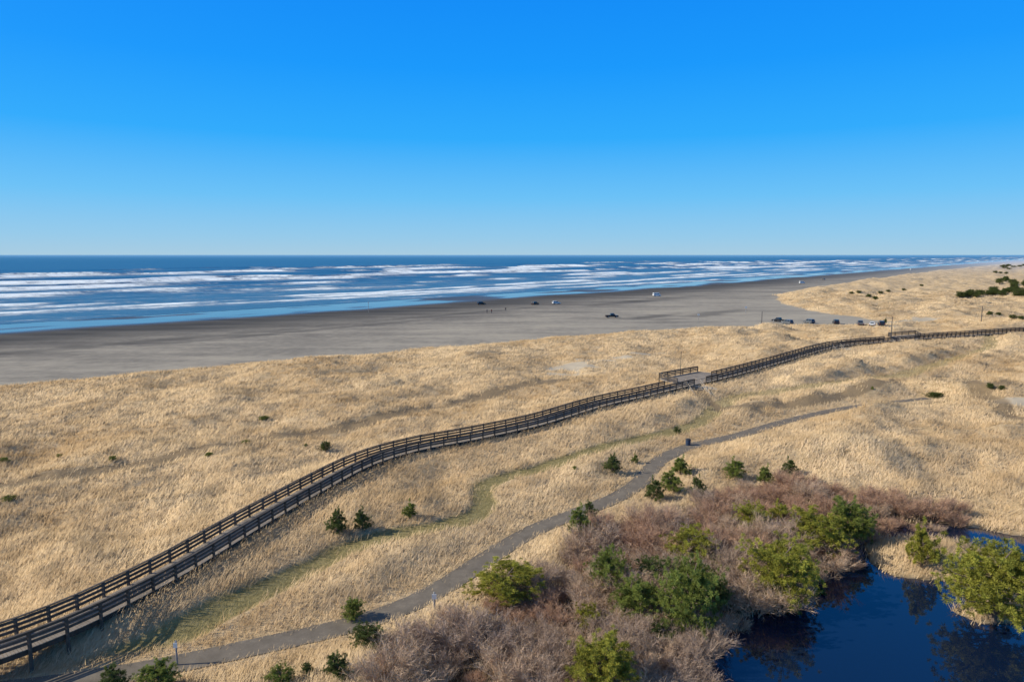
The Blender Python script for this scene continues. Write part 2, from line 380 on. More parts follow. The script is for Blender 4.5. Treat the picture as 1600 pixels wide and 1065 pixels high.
# ------------------------------------------------------------------ paved path
acr = np.linspace(-1, 1, 7); vs = []
pl = catmull(PATH, 5); nor = np.gradient(pl, axis=0); nor /= np.linalg.norm(nor, axis=1)[:, None]; nor = np.stack([nor[:, 1], -nor[:, 0]], 1)
jw = (.98-.5*sm(pl[:, 1], 82, 125))+.08*perlin(np.arange(len(pl))*.37, np.zeros(len(pl)), 8)
for k in acr:
    vs.append(np.stack([pl[:, 0]+nor[:, 0]*jw*k, pl[:, 1]+nor[:, 1]*jw*k, np.full(len(pl), 1.56-.02*abs(k))], 1))
V = np.stack(vs, 1).reshape(-1, 3)
tag(link('path', mesh_np('path', V, grid_faces(len(pl), 7)), asphalt_mat()), 'winding grey asphalt footpath between the grass and the thicket', 'path', kind='structure')

# ------------------------------------------------------------------ dune grass
NT = 165000; a, b = 30.**.4, 420.**.4
ty = (a+rng.random(NT)*(b-a))**2.5; tx = ty*rng.uniform(-.9, .92, NT)
fd = fields(tx, ty)
keep = (rng.random(NT) < (fd['g']-.15)*1.3*(1-.75*fd['lit'])*np.clip(1-1.15*fd['green'], 0, 1)*(1-.97*fd['rut'])) & (fd['dp'] > np.where(ty > 90, .85, 1.05)) & (fd['z'] > .52)
tx, ty, tz = tx[keep], ty[keep], fd['z'][keep]; grn = fd['green'][keep]; dpk = fd['dp'][keep]; ts, tn_ = fd['s'][keep], fd['n'][keep]
e = .5; sx_ = (fields(tx+e, ty)['z']-tz)/e; sy_ = (fields(tx, ty+e)['z']-tz)/e
nt_ = len(tx); B = 8
big = .5+.5*perlin(tx/7, ty/7, 51); mid = .5+.5*perlin(tx/1.8, ty/1.8, 52)
hgt = (.22+.32*np.clip(mid, 0, 1)+.22*np.clip(big, 0, 1))*np.clip(.55+.3*(dpk-1.1), .55, 1)
bx = np.repeat(tx, B)+rng.normal(0, .26, nt_*B)*np.repeat(1+ty/150, B); by = np.repeat(ty, B)+rng.normal(0, .26, nt_*B)*np.repeat(1+ty/150, B)
bz = np.repeat(tz, B)-.05; bh = np.repeat(hgt, B)*rng.uniform(.6, 1.2, nt_*B)
ang = rng.normal(0, .8, nt_*B); wd = (.005+by*.0004)*rng.uniform(.7, 1.3, nt_*B)
lean = rng.uniform(.3, 1.1, nt_*B)*bh; la = rng.normal(.5, .7, nt_*B)
p0 = np.stack([bx-np.cos(ang)*wd, by-np.sin(ang)*wd, bz], 1); p1 = np.stack([bx+np.cos(ang)*wd, by+np.sin(ang)*wd, bz], 1)
p2 = np.stack([bx+np.cos(la)*lean, by+np.sin(la)*lean, bz+bh], 1)
gn = np.cross(p1-p0, p2-p0); fl = (-gn[:, 1]*.85+gn[:, 2]*.5) < 0          # wind every blade the same way round
q0_ = np.where(fl[:, None], p1, p0); q1_ = np.where(fl[:, None], p0, p1)
V = np.stack([q0_, q1_, p2], 1).reshape(-1, 3)
me = mesh_np('dune_grass', V, np.arange(len(V)).reshape(-1, 3), True)
tt = .52+.28*perlin(tx/22, ty/22, 53)+.24*perlin(tx/4, ty/4, 54)+.3*perlin(ts/45, tn_/9, 55)+.16*perlin(ts/14, tn_/3.5, 56)
tone = np.clip(np.repeat(tt, B)+rng.normal(0, .13, nt_*B), 0, 1)
c0 = np.array([.49, .325, .17]); c1 = np.array([.89, .68, .425])
col = c0+(c1-c0)*tone[:, None]
gm = (np.repeat(grn, B)*.7+.15*(rng.random(nt_*B) < .03))[:, None]
col = col*(1-gm)+gm*np.array([.28, .26, .09])
cc = np.stack([col*.9, col*.9, np.minimum(col*1.05, .95)], 1).reshape(-1, 3)
attr(me, 'tint', np.concatenate([cc, np.ones((len(cc), 1))], 1))
N = np.stack([-np.repeat(sx_, B)*1.6+rng.normal(-.2, .2, nt_*B), -np.repeat(sy_, B)*1.6+rng.normal(-.1, .2, nt_*B), np.ones(nt_*B)], 1)
N /= np.linalg.norm(N, axis=1)[:, None]
me.normals_split_custom_set_from_vertices(np.repeat(N, 3, 0).astype(np.float32))
tag(link('dune_grass', me, leaf_mat('dry_grass', 'tint', (1, 1, 1), .14)), 'dry golden beach grass covering the dunes', 'grass', kind='stuff')

# ------------------------------------------------------------------ boardwalk
WD = wood_mat('weathered_rail_wood', (.12, .097, .076)); WK = wood_mat('weathered_deck_wood', (.29, .242, .19)); WX = wood_mat('dark_beam_wood', (.085, .066, .05)); WP = wood_mat('pale_stair_wood', (.42, .35, .265))
seg = np.linalg.norm(np.diff(WALK, axis=0), axis=1); cum = np.concatenate([[0], np.cumsum(seg)])
def wat(t): return np.array([np.interp(t, cum, WALK[:, 0]), np.interp(t, cum, WALK[:, 1])])
def proj(x, y, z):
    d = y*cP+(CAMZ-z)*sP; return (800+F*x/d, 532.5-F*(y*sP-(CAMZ-z)*cP)/d)
DZ = 3.0; HW = 1.12; STEP = 1.8
ns = int(cum[-1]/STEP); st = []
for i in range(ns+1):
    p = wat(i*STEP); t = wat(min(i*STEP+.8, cum[-1]))-wat(max(i*STEP-.8, 0)); t /= np.linalg.norm(t)
    st.append((p, np.array([t[1], -t[0]]), proj(p[0], p[1], DZ)[0]))    # normal points towards the pond side
o0 = (st[0][0][0], st[0][0][1], 1.85)
bw = tag(empty('boardwalk', o0), 'long weathered wooden boardwalk with rails winding across the grassy dunes', 'boardwalk')
def skip(i, side):
    u = (st[i][2]+st[i+1][2])/2
    if side < 0 and 1046 < u < 1124: return True
    if side > 0 and 1080 < u < 1098: return True
    if side < 0 and 1388 < u < 1436: return True
    return False
pk = MB()
for i in range(int(cum[-1]/.16)):
    p = wat(i*.16); t = wat(min(i*.16+.3, cum[-1]))-wat(max(i*.16-.3, 0)); t /= np.linalg.norm(t); nn = np.array([t[1], -t[0]])
    j = random.uniform(-.012, .012)
    pk.bar((*(p-nn*HW), DZ-.02+j*.3), (*(p+nn*HW), DZ-.02+j*.3), .145, .04)
pk.build('deck', WK, bw, o0)
RAILS = (('top_rail', 1.02, .17, .05, 0), ('upper_rail', .88, .04, .17, -.085), ('middle_rail', .60, .04, .18, -.085), ('lower_rail', .30, .04, .18, -.085))
for side in (-1, 1):
    for nm, zz, w, h, off in RAILS:
        mb = MB()
        for i in range(ns+1):
            if i == ns or skip(i, side):
                if mb.v: mb.build(nm, WD, bw, o0); mb = MB()
                continue
            a_, b_ = st[i], st[i+1]; h2 = HW+.02+off
            pa = a_[0]+a_[1]*side*h2; pb = b_[0]+b_[1]*side*h2
            mb.bar((*pa, DZ+zz), (*pb, DZ+zz), w, h)
    mb = MB()
    for i in range(ns):
        pa = st[i][0]+st[i][1]*side*(HW-.12); pb = st[i+1][0]+st[i+1][1]*side*(HW-.12)
        mb.bar((*pa, DZ-.22), (*pb, DZ-.22), .08, .34)
    mb.build('side_beam', WX, bw, o0)
plist = []
for i in range(ns+1):
    for side in (-1, 1):
        u = st[i][2]; sk = skip(min(i, ns-1), side) and skip(max(i-1, 0), side)
        p = st[i][0]+st[i][1]*side*(HW+.02); zt = DZ-.05 if sk else DZ+.99
        dd = np.hypot(p[0], p[1]); vis = proj(p[0], p[1], DZ)[0] > -15
        plist.append((dd if vis else 1e6, p, zt))
plist.sort(key=lambda a: a[0]); rest = MB()
gz = fields(np.array([a_[1][0] for a_ in plist]), np.array([a_[1][1] for a_ in plist]))['z']
for k, (dd, p, zt) in enumerate(plist):
    mb = MB() if k < 96 else rest
    mb.box(p[0]-.075, p[0]+.075, p[1]-.075, p[1]+.075, gz[k]-.4, zt)
    if k < 96: mb.build('rail_post', WD, bw, o0)
tag(rest.build('rail_post', WD, bw, o0), kind='stuff')
def platform(qpx, bays):
    q = [Vector((*atz(u, v, DZ), DZ)) for u, v in qpx]
    pf = MB(); pf.hexa([p-Vector((0, 0, .2)) for p in q]+[p-Vector((0, 0, .006)) for p in q])
    f = pf.build('viewing_platform', WK, bw, o0)
    r = MB()
    for a_, b_ in bays:
        A, Bq = q[a_], q[b_]
        for _, zz, w, h, _o in RAILS:
            r.bar(A+Vector((0, 0, zz)), Bq+Vector((0, 0, zz)), w, h)
        k = max(2, int((Bq-A).length/2.2))
        for j in range(k+1):
            p = A.lerp(Bq, j/k); g0 = hz(p.x, p.y)-.4
            r.box(p.x-.07, p.x+.07, p.y-.07, p.y+.07, g0, DZ+1.0)
    r.build('platform_railing', WD, f, o0)
platform([(1058, 600), (1030, 591), (1090, 580), (1128, 584)], [(0, 1), (1, 2)])
platform([(1392, 530), (1388, 525), (1430, 522), (1438, 526)], [(0, 1), (1, 2), (2, 3)])
def stairs(u, v, du, dv, w):
    p = Vector((*atz(u, v, DZ), DZ)); q = Vector((*atz(u+du, v+dv, 1.8), 1.8)); mb = MB()
    k = 8; d = (q-p); side = Vector((d.y, -d.x, 0)).normalized()*w/2
    for j in range(k):
        c = p+d*((j+.5)/k)
        mb.bar(c-side, c+side, .5, .05)
    for sg in (-1, 1):
        mb.bar(p+side*sg-Vector((0, 0, .1)), q+side*sg-Vector((0, 0, .1)), .06, .25)
    f = mb.build('stairs', WP, bw, o0)
    h = MB()
    for sg in (-1, 1):
        up = Vector((0, 0, .95)); h.bar(p+side*sg*1.05+up, q+side*sg*1.05+up, .1, .06); h.bar(p+side*sg*1.05+up*.5, q+side*sg*1.05+up*.5, .04, .12)
        h.bar(q+side*sg*1.05-Vector((0, 0, .3)), q+side*sg*1.05+up, .1, .1)
    h.build('handrail', WP, f, o0)
stairs(1082, 601, 16, 24, 2.4); stairs(1306, 543, 10, 11, 2.0); stairs(1398, 533, 12, 11, 2.0)

# ------------------------------------------------------------------ pines
BARK = simple('pine_bark', (.16, .12, .09), .9)
PM = {k: leaf_mat('needles_'+k, 'tint', c, .4) for k, c in dict(yellow=(.37, .37, .075), mid=(.26, .31, .085), dark=(.14, .18, .065)).items()}
def pine_meshes(seed, kind):
    R_ = random.Random(seed); r_ = np.random.default_rng(seed)
    tk = MB(); clumps = []
    if kind == 'round': nl, zlo, nc, cr, K = 60, .08, 18, .05, 46
    elif kind == 'young': nl, zlo, nc, cr, K = 36, .04, 11, .068, 46
    else: nl, zlo, nc, cr, K = 46, .02, 17, .056, 46
    bend = [Vector((0, 0, 0))]
    for k in range(1, 6): bend.append(Vector((R_.uniform(-.03, .03)*k, R_.uniform(-.03, .03)*k, k*.18)))
    for k in range(5): tk.tube(bend[k]-Vector((0, 0, .04 if k == 0 else 0)), bend[k+1], .035*(1-k*.17), .035*(1-(k+1)*.17), 7)
    def tp(h):
        f = min(h/.18, 4.999); k = int(f); return bend[k].lerp(bend[k+1], f-k)
    lob = [R_.uniform(.75, 1.1) for _ in range(7)]
    for i in range(nl):
        h = zlo+(.93-zlo)*(i+R_.random())/nl; az = i*2.4+R_.uniform(-.5, .5)
        lb = lob[int((az % 6.2832)/6.2832*6.99)]
        if kind == 'round': ln = .52*math.sqrt(max(.05, 1-((h-.42)/.62)**2))*R_.uniform(.75, 1.08)*lb
        elif kind == 'young': ln = (.46*(1-h)**.8+.05)*R_.uniform(.7, 1.12)
        else: ln = .52*math.sqrt(max(.05, 1-((h-.2)/.85)**2))*R_.uniform(.72, 1.08)*lb
        p = tp(h*.8); up = R_.uniform(.05, .5) if kind != 'round' else R_.uniform(-.1, .5)
        e = p+Vector((math.cos(az)*ln, math.sin(az)*ln, ln*up+.06))
        tk.tube(p, e, .010, .003, 4)
        t0 = R_.uniform(.7, 1.2)
        for j in range(nc):
            t = R_.uniform(.35, 1.05) if j else 1.02
            c = p.lerp(e, t)+Vector((R_.gauss(0, 1), R_.gauss(0, 1), R_.gauss(.15, .7)))*ln*.15
            clumps.append((c, cr*R_.uniform(.65, 1.2)*(.75 if kind == 'young' and h > .6 else 1), t0*R_.uniform(.65, 1.25)))
    for j in range(6): clumps.append((tp(.9)+Vector((R_.gauss(0, .02), R_.gauss(0, .02), .03*j-.03)), cr*.8, 1.1))
    M = len(clumps)
    cen = np.array([c[0] for c in clumps]); rad = np.array([c[1] for c in clumps]); tn = np.array([c[2] for c in clumps])
    d = r_.normal(0, 1, (M*K, 3)); d[:, 2] += .45; d /= np.linalg.norm(d, axis=1)[:, None]
    cr_ = np.repeat(rad, K)[:, None]; cc = np.repeat(cen, K, 0)
    base = cc+d*cr_*r_.uniform(.05, .5, (M*K, 1)); tip = cc+d*cr_*r_.uniform(.75, 1.15, (M*K, 1))
    sd = np.cross(d, r_.normal(0, 1, (M*K, 3))); sd /= np.linalg.norm(sd, axis=1)[:, None]+1e-6
    w = cr_*.085
    V = np.stack([base-sd*w, base+sd*w, tip], 1).reshape(-1, 3); V[:, 2] = np.maximum(V[:, 2], 0)
    cm = mesh_np('crown', V, np.arange(len(V)).reshape(-1, 3), False)
    t = np.repeat(tn, K)*r_.uniform(.75, 1.25, M*K)
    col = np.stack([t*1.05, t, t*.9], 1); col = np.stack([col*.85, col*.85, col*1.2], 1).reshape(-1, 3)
    attr(cm, 'tint', np.concatenate([col, np.ones((len(col), 1))], 1))
    tm = bpy.data.meshes.new('trunk'); tm.from_pydata(tk.v, [], tk.f); tm.update(); tm.materials.append(BARK)
    return tm, cm
PROTO = {}
for kind, seeds in (('round', (1, 2, 3, 4)), ('young', (11, 12, 13)), ('low', (21, 22, 23))):
    L_ = []
    for sd in seeds:
        tm, cm = pine_meshes(sd, kind); d_ = {}
        for k in PM:
            c2 = cm.copy(); c2.materials.append(PM[k]); d_[k] = c2
        L_.append((tm, d_))
    PROTO[kind] = L_
cnt = [0]
def pine(u, v, wp, hp, kind, tone, label, group=None, name='pine_tree', cat='pine tree'):
    p = gp(u, v); dd = depth(p); wz = wp*dd/F*(.98 if wp > 26 and hp > 20 else .8 if hp > 16 else .6); h = hp*dd/F*(1.0 if hp > 26 else .85 if hp > 16 else .66)
    tm, d_ = PROTO[kind][cnt[0] % len(PROTO[kind])]; cnt[0] += 1
    r = empty(name, (p[0], p[1], p[2]-.03), random.uniform(0, 6.28), (wz, wz, h))
    tag(r, label, cat, group)
    link('trunk', tm, None, r); link('crown', d_[tone], None, r)
    return r
PL = [
 (527, 834, 38, 44, 'young', 'dark', 'dark young pine, left of the two standing close together below the boardwalk'),
 (566, 828, 34, 38, 'young', 'dark', 'dark young pine, right of the two standing close together below the boardwalk'),
 (640, 810, 28, 30, 'young', 'mid', 'small lone pine between the boardwalk and the mossy trail bend'),
 (957, 738, 32, 32, 'young', 'dark', 'bushy dark pine on the grass left of the paved path bend'),
 (992, 724, 18, 20, 'young', 'mid', 'thin little pine between the bushy dark pine and the paved path'),
 (1058, 678, 18, 17, 'young', 'dark', 'tiny dark pine beside the grassy trail above the paved path'),
 (1022, 782, 36, 40, 'young', 'dark', 'pine at the lower left of the cluster right of the path bend'),
 (1048, 768, 44, 38, 'young', 'mid', 'middle pine of the cluster right of the path bend'),
 (1063, 742, 36, 34, 'young', 'mid', 'upper pine of the cluster right of the path bend, nearest the path'),
 (1090, 774, 32, 34, 'young', 'dark', 'rightmost pine of the cluster right of the path bend'),
 (1147, 748, 40, 36, 'young', 'mid', 'left pine of three standing in a row behind the bare thicket'),
 (1195, 758, 32, 36, 'young', 'mid', 'middle and lowest pine of three in a row behind the bare thicket'),
 (1233, 744, 32, 32, 'young', 'dark', 'right pine of three standing in a row behind the bare thicket'),
 (905, 840, 44, 56, 'young', 'mid', 'ragged yellow green pine leaning over the right edge of the paved path'),
 (922, 812, 30, 34, 'young', 'dark', 'smaller pine just behind the ragged pine at the path edge'),
 (551, 968, 36, 38, 'low', 'mid', 'loose olive pine bush on the left verge of the paved path'),
 (577, 1008, 56, 36, 'low', 'dark', 'rounded dark green bush on the right verge of the paved path'),
 (527, 1058, 50, 48, 'young', 'dark', 'dark pine below the rounded bush at the bottom of the photo'),
 (481, 1052, 26, 24, 'low', 'dark', 'small dark shrub left of the pine below the rounded bush'),
 (437, 1072, 42, 34, 'low', 'mid', 'pine bush cut by the bottom edge beneath the paved path'),
 (250, 1080, 64, 56, 'low', 'mid', 'dark bushy pine at the bottom edge right of the corner pine'),
 (176, 1082, 58, 48, 'young', 'dark', 'spiky pine in the bottom left corner on the path edge'),
 (790, 930, 112, 52, 'low', 'yellow', 'broad low yellow green pine where the thicket meets the paved path'),
 (948, 930, 66, 78, 'round', 'mid', 'upright green pine in the middle of the bare thicket'),
 (990, 968, 92, 72, 'low', 'mid', 'wide green pine below the upright pine inside the bare thicket'),
 (1020, 925, 58, 56, 'round', 'dark', 'dark green pine squeezed between the upright pine and the tallest pine'),
 (1112, 958, 52, 66, 'round', 'dark', 'dark pine leaning on the right side of the tallest pine'),
 (1035, 1010, 60, 46, 'low', 'dark', 'low dark bush at the foot of the tallest pine, left side'),
 (1128, 905, 44, 36, 'low', 'mid', 'small green bush in the thicket left of the large round pine'),
 (1160, 948, 46, 34, 'low', 'dark', 'dark bush on the pond bank between the tallest and the large round pine'),
 (1075, 995, 96, 138, 'round', 'mid', 'tallest dark green pine standing on the pond bank at the thicket edge'),
 (1076, 880, 84, 58, 'round', 'yellow', 'yellow green pine at the top of the thicket above the tallest pine'),
 (1176, 832, 54, 50, 'round', 'yellow', 'left yellow green pine of the pair in the reddish brush'),
 (1217, 822, 46, 44, 'young', 'yellow', 'right smaller pine of the pair in the reddish brush'),
 (1273, 866, 92, 74, 'round', 'yellow', 'spreading yellow green pine behind the round pine at the pond'),
 (1328, 850, 68, 76, 'round', 'mid', 'rounded green pine at the head of the pond by the reddish brush'),
 (1222, 946, 114, 112, 'round', 'yellow', 'large round yellow green pine standing on the left bank of the pond'),
 (1440, 886, 58, 78, 'young', 'yellow', 'slender open pine standing on the grassy spit in the pond'),
 (1552, 972, 142, 134, 'round', 'yellow', 'largest spreading pine on the right bank of the pond'),
 (945, 1092, 122, 104, 'low', 'yellow', 'bright yellow green pine at the bottom edge among bare shrubs'),
 (922, 985, 46, 42, 'low', 'yellow', 'small yellow green bush poking out of the bare thicket'),
 (1282, 940, 40, 26, 'low', 'dark', 'dark low shrub at the waterline right of the large round pine'),
 (1460, 621, 46, 14, 'low', 'dark', 'wide low dark shrub on the far right dune slope'),
 (1547, 608, 18, 15, 'low', 'dark', 'left dark shrub of a pair on the far right dune crest'),
 (1566, 609, 18, 12, 'low', 'dark', 'right dark shrub of a pair on the far right dune crest'),
 (1363, 609, 8, 10, 'young', 'mid', 'tiny pine on the dune left of the wide low dark shrub'),
 (508, 704, 22, 19, 'low', 'dark', 'dark shrub standing just above the boardwalk in the left dunes'),
 (478, 698, 10, 9, 'low', 'mid', 'tiny shrub left of the dark shrub above the boardwalk'),
 (898, 733, 14, 9, 'low', 'mid', 'small green tuft below the boardwalk left of the bushy pine'),
 (412, 655, 26, 9, 'low', 'mid', 'low green patch of shrub in the left dunes above the sandy track'),
 (384, 692, 22, 9, 'low', 'mid', 'low shrub right beside the sandy track in the left dunes'),
 (326, 712, 24, 9, 'low', 'mid', 'flat shrub just below the sandy track in the left dunes'),
 (176, 720, 20, 14, 'low', 'mid', 'olive shrub on the sandy track toward the left edge'),
 (92, 714, 16, 9, 'low', 'mid', 'small shrub above the sandy track near the left edge'),
 (8, 722, 26, 13, 'low', 'mid', 'upper olive shrub at the left edge of the photo'),
 (14, 782, 32, 13, 'low', 'mid', 'lower olive shrub at the left edge below the sandy track'),
 (1383, 506, 10, 16, 'young', 'dark', 'dark pointed little pine beside the parked cars'),
]
for a_ in PL:
    low = a_[4] == 'low' and ('shrub' in a_[6] or 'bush' in a_[6].split(' ')[:6] or 'tuft' in a_[6])
    pine(*a_, name='shrub' if low else 'pine_tree', cat='shrub' if low else 'pine tree')
for u, v, w, h in [(1330, 459, 13, 6), (1342, 458, 13, 6), (1357, 464, 15, 8), (1368, 468, 18, 9), (1376, 459, 13, 7), (1388, 456, 13, 6), (1412, 454, 11, 6), (1440, 447, 10, 5)]:
    pine(u, v, w, h, 'low', 'dark', 'dark shrub scattered on the far dunes left of the dark pine grove', 'shrubs scattered on the far dunes', 'shrub', 'shrub')
for u, v, w, h in [(1546, 492, 17, 10), (1560, 493, 15, 8), (1582, 498, 19, 10), (1596, 499, 17, 10)]:
    pine(u, v, w, h, 'low', 'dark', 'dark shrub in the short row on the dune below the grove', 'shrubs in a row below the far grove', 'shrub', 'shrub')
for i in range(40):
    u = 1498+112*random.random()**.7; v = 463+4*random.random()-(u-1498)*.04-random.random()*12*(u-1498)/100
    if i > 32: u, v = random.uniform(1550, 1610), random.uniform(436, 446)
    pine(u, v, random.uniform(14, 23), random.uniform(9, 16), 'round' if i % 2 else 'low', 'dark', 'dark pine in the dense grove on the far right dunes', 'pines in the far right grove')
for i in range(14):
    pine(random.uniform(1555, 1610), random.uniform(414, 428), random.uniform(9, 15), random.uniform(3.5, 5.5), 'low', 'dark', 'dark pine on the hazy far dunes below the horizon at right', 'distant pines near the horizon')

# ------------------------------------------------------------------ bare shrubs
TW = {'grey': leaf_mat('grey_twigs', 'tint', (.41, .30, .22), .15), 'tan': leaf_mat('tan_twigs', 'tint', (.50, .36, .245), .15), 'red': leaf_mat('reddish_twigs', 'tint', (.44, .28, .185), .15)}
def shrub_mesh(seed):
    R_ = random.Random(seed); vs = []; cs = []; fs = []
    def prism(p, q, r0, r1, t):
        d = (q-p).normalized(); a = d.cross(Vector((.3, .2, 1))).normalized(); b = d.cross(a); k = len(vs)
        for c, r in ((p, r0), (q, r1)):
            for j in range(3):
                an = j*2.0944; vs.append(c+(a*math.cos(an)+b*math.sin(an))*r); cs.append(t)
        for j in range(3):
            j2 = (j+1) % 3; fs.append((k+j, k+j2, k+3+j2)); fs.append((k+j, k+3+j2, k+3+j))
    def tri(p, q, r, t):
        d = (q-p).normalized(); a = d.cross(Vector((R_.gauss(0, 1), R_.gauss(0, 1), R_.gauss(0, 1)))).normalized()*r; k = len(vs)
        vs.extend([p-a, p+a, q]); cs.extend([t]*3); fs.append((k, k+1, k+2))
    for i in range(16):
        az = i*2.4+R_.uniform(-.4, .4); sp = R_.uniform(.1, 1.0)
        p = Vector((math.cos(az)*.1*R_.random(), math.sin(az)*.1*R_.random(), -.05)); d = Vector((math.cos(az)*sp, math.sin(az)*sp, 1)).normalized()
        ln = R_.uniform(.5, .66); t0 = R_.uniform(.9, 1.6); q = p+d*ln*.55; prism(p, q, .008, .005, t0)
        for j in range(5):
            s0 = p.lerp(q, R_.uniform(.4, 1)); d2 = (d+Vector((R_.gauss(0, .4), R_.gauss(0, .4), R_.gauss(.1, .25)))).normalized(); e = s0+d2*ln*R_.uniform(.35, .55)
            prism(s0, e, .0042, .0022, t0)
            for m_ in range(8):
                s1 = s0.lerp(e, R_.uniform(.3, 1)); d3 = (d2+Vector((R_.gauss(0, .5), R_.gauss(0, .5), R_.gauss(.15, .3)))).normalized(); e2 = s1+d3*R_.uniform(.1, .2)
                t1 = R_.uniform(.6, 1.5); tri(s1, e2, .0027, t1)
                for k_ in range(7):
                    s2 = s1.lerp(e2, R_.uniform(.2, 1)); d4 = (d3+Vector((R_.gauss(0, .7), R_.gauss(0, .7), R_.gauss(.1, .4)))).normalized()
                    tri(s2, s2+d4*R_.uniform(.05, .12), .0020, t1*R_.uniform(.8, 1.3))
    me = mesh_np('branches', np.array([tuple(v) for v in vs]), np.array(fs), False)
    attr(me, 'tint', np.array([(t, t, t, 1) for t in cs])); return me
SH = []
for sd in range(5):
    me = shrub_mesh(100+sd); d_ = {}
    for k in TW:
        m2 = me.copy(); m2.materials.append(TW[k]); d_[k] = m2
    SH.append(d_)
tp_ = np.array(THICK); pts = []
cx_ = np.random.default_rng(8).uniform(tp_.min(0), tp_.max(0), (12000, 2)); ins = polysd(cx_[:, 0], cx_[:, 1], THICK) > .2
for x, y in cx_[ins]:
    if len(pts) > 275: break
    if min([(x-a_)**2+(y-b_)**2 for a_, b_ in pts] or [9]) < 1.5**2: continue
    pts.append((x, y))
for i, (x, y) in enumerate(pts):
    u, v = proj(x, y, 1)
    if v > 1150: continue
    back = u > 1070 and v < 850; cl = float(perlin(np.array(x/5.), np.array(y/5.), 61)); r01 = random.random()
    kind = 'red' if (u > 1160 and v < 840 and r01 < .75) or cl < -.42 or r01 < .2 else ('tan' if r01 > .72 else 'grey')
    h = (3.0+1.7*cl+random.uniform(-.9, .9))*(.82 if back else 1); h = max(1.5, h); w = h*random.uniform(.9, 1.2)
    o = link('bare_shrub', SH[i % 5][kind])
    o.location = (x, y, hz(x, y)-.02); o.scale = (w, w, h); o.rotation_euler = (random.uniform(-.1, .1), random.uniform(-.1, .1), random.uniform(0, 6.28))
    if kind == 'red': tag(o, 'leafless reddish brown shrub in the thicket around the pond', 'bare shrub', 'reddish bare shrubs of the thicket')
    elif kind == 'tan': tag(o, 'leafless pale tan shrub in the thicket around the pond', 'bare shrub', 'tan bare shrubs of the thicket')
    else: tag(o, 'leafless grey brown shrub in the thicket around the pond', 'bare shrub', 'grey bare shrubs of the thicket')
p = gp(1330, 905); o = link('bare_shrub', SH[2]['red']); o.location = (p[0], p[1], .35); o.scale = (1.9, 1.9, 1.7)
tag(o, 'small leafless reddish bush standing alone in the pond water', 'bare shrub')

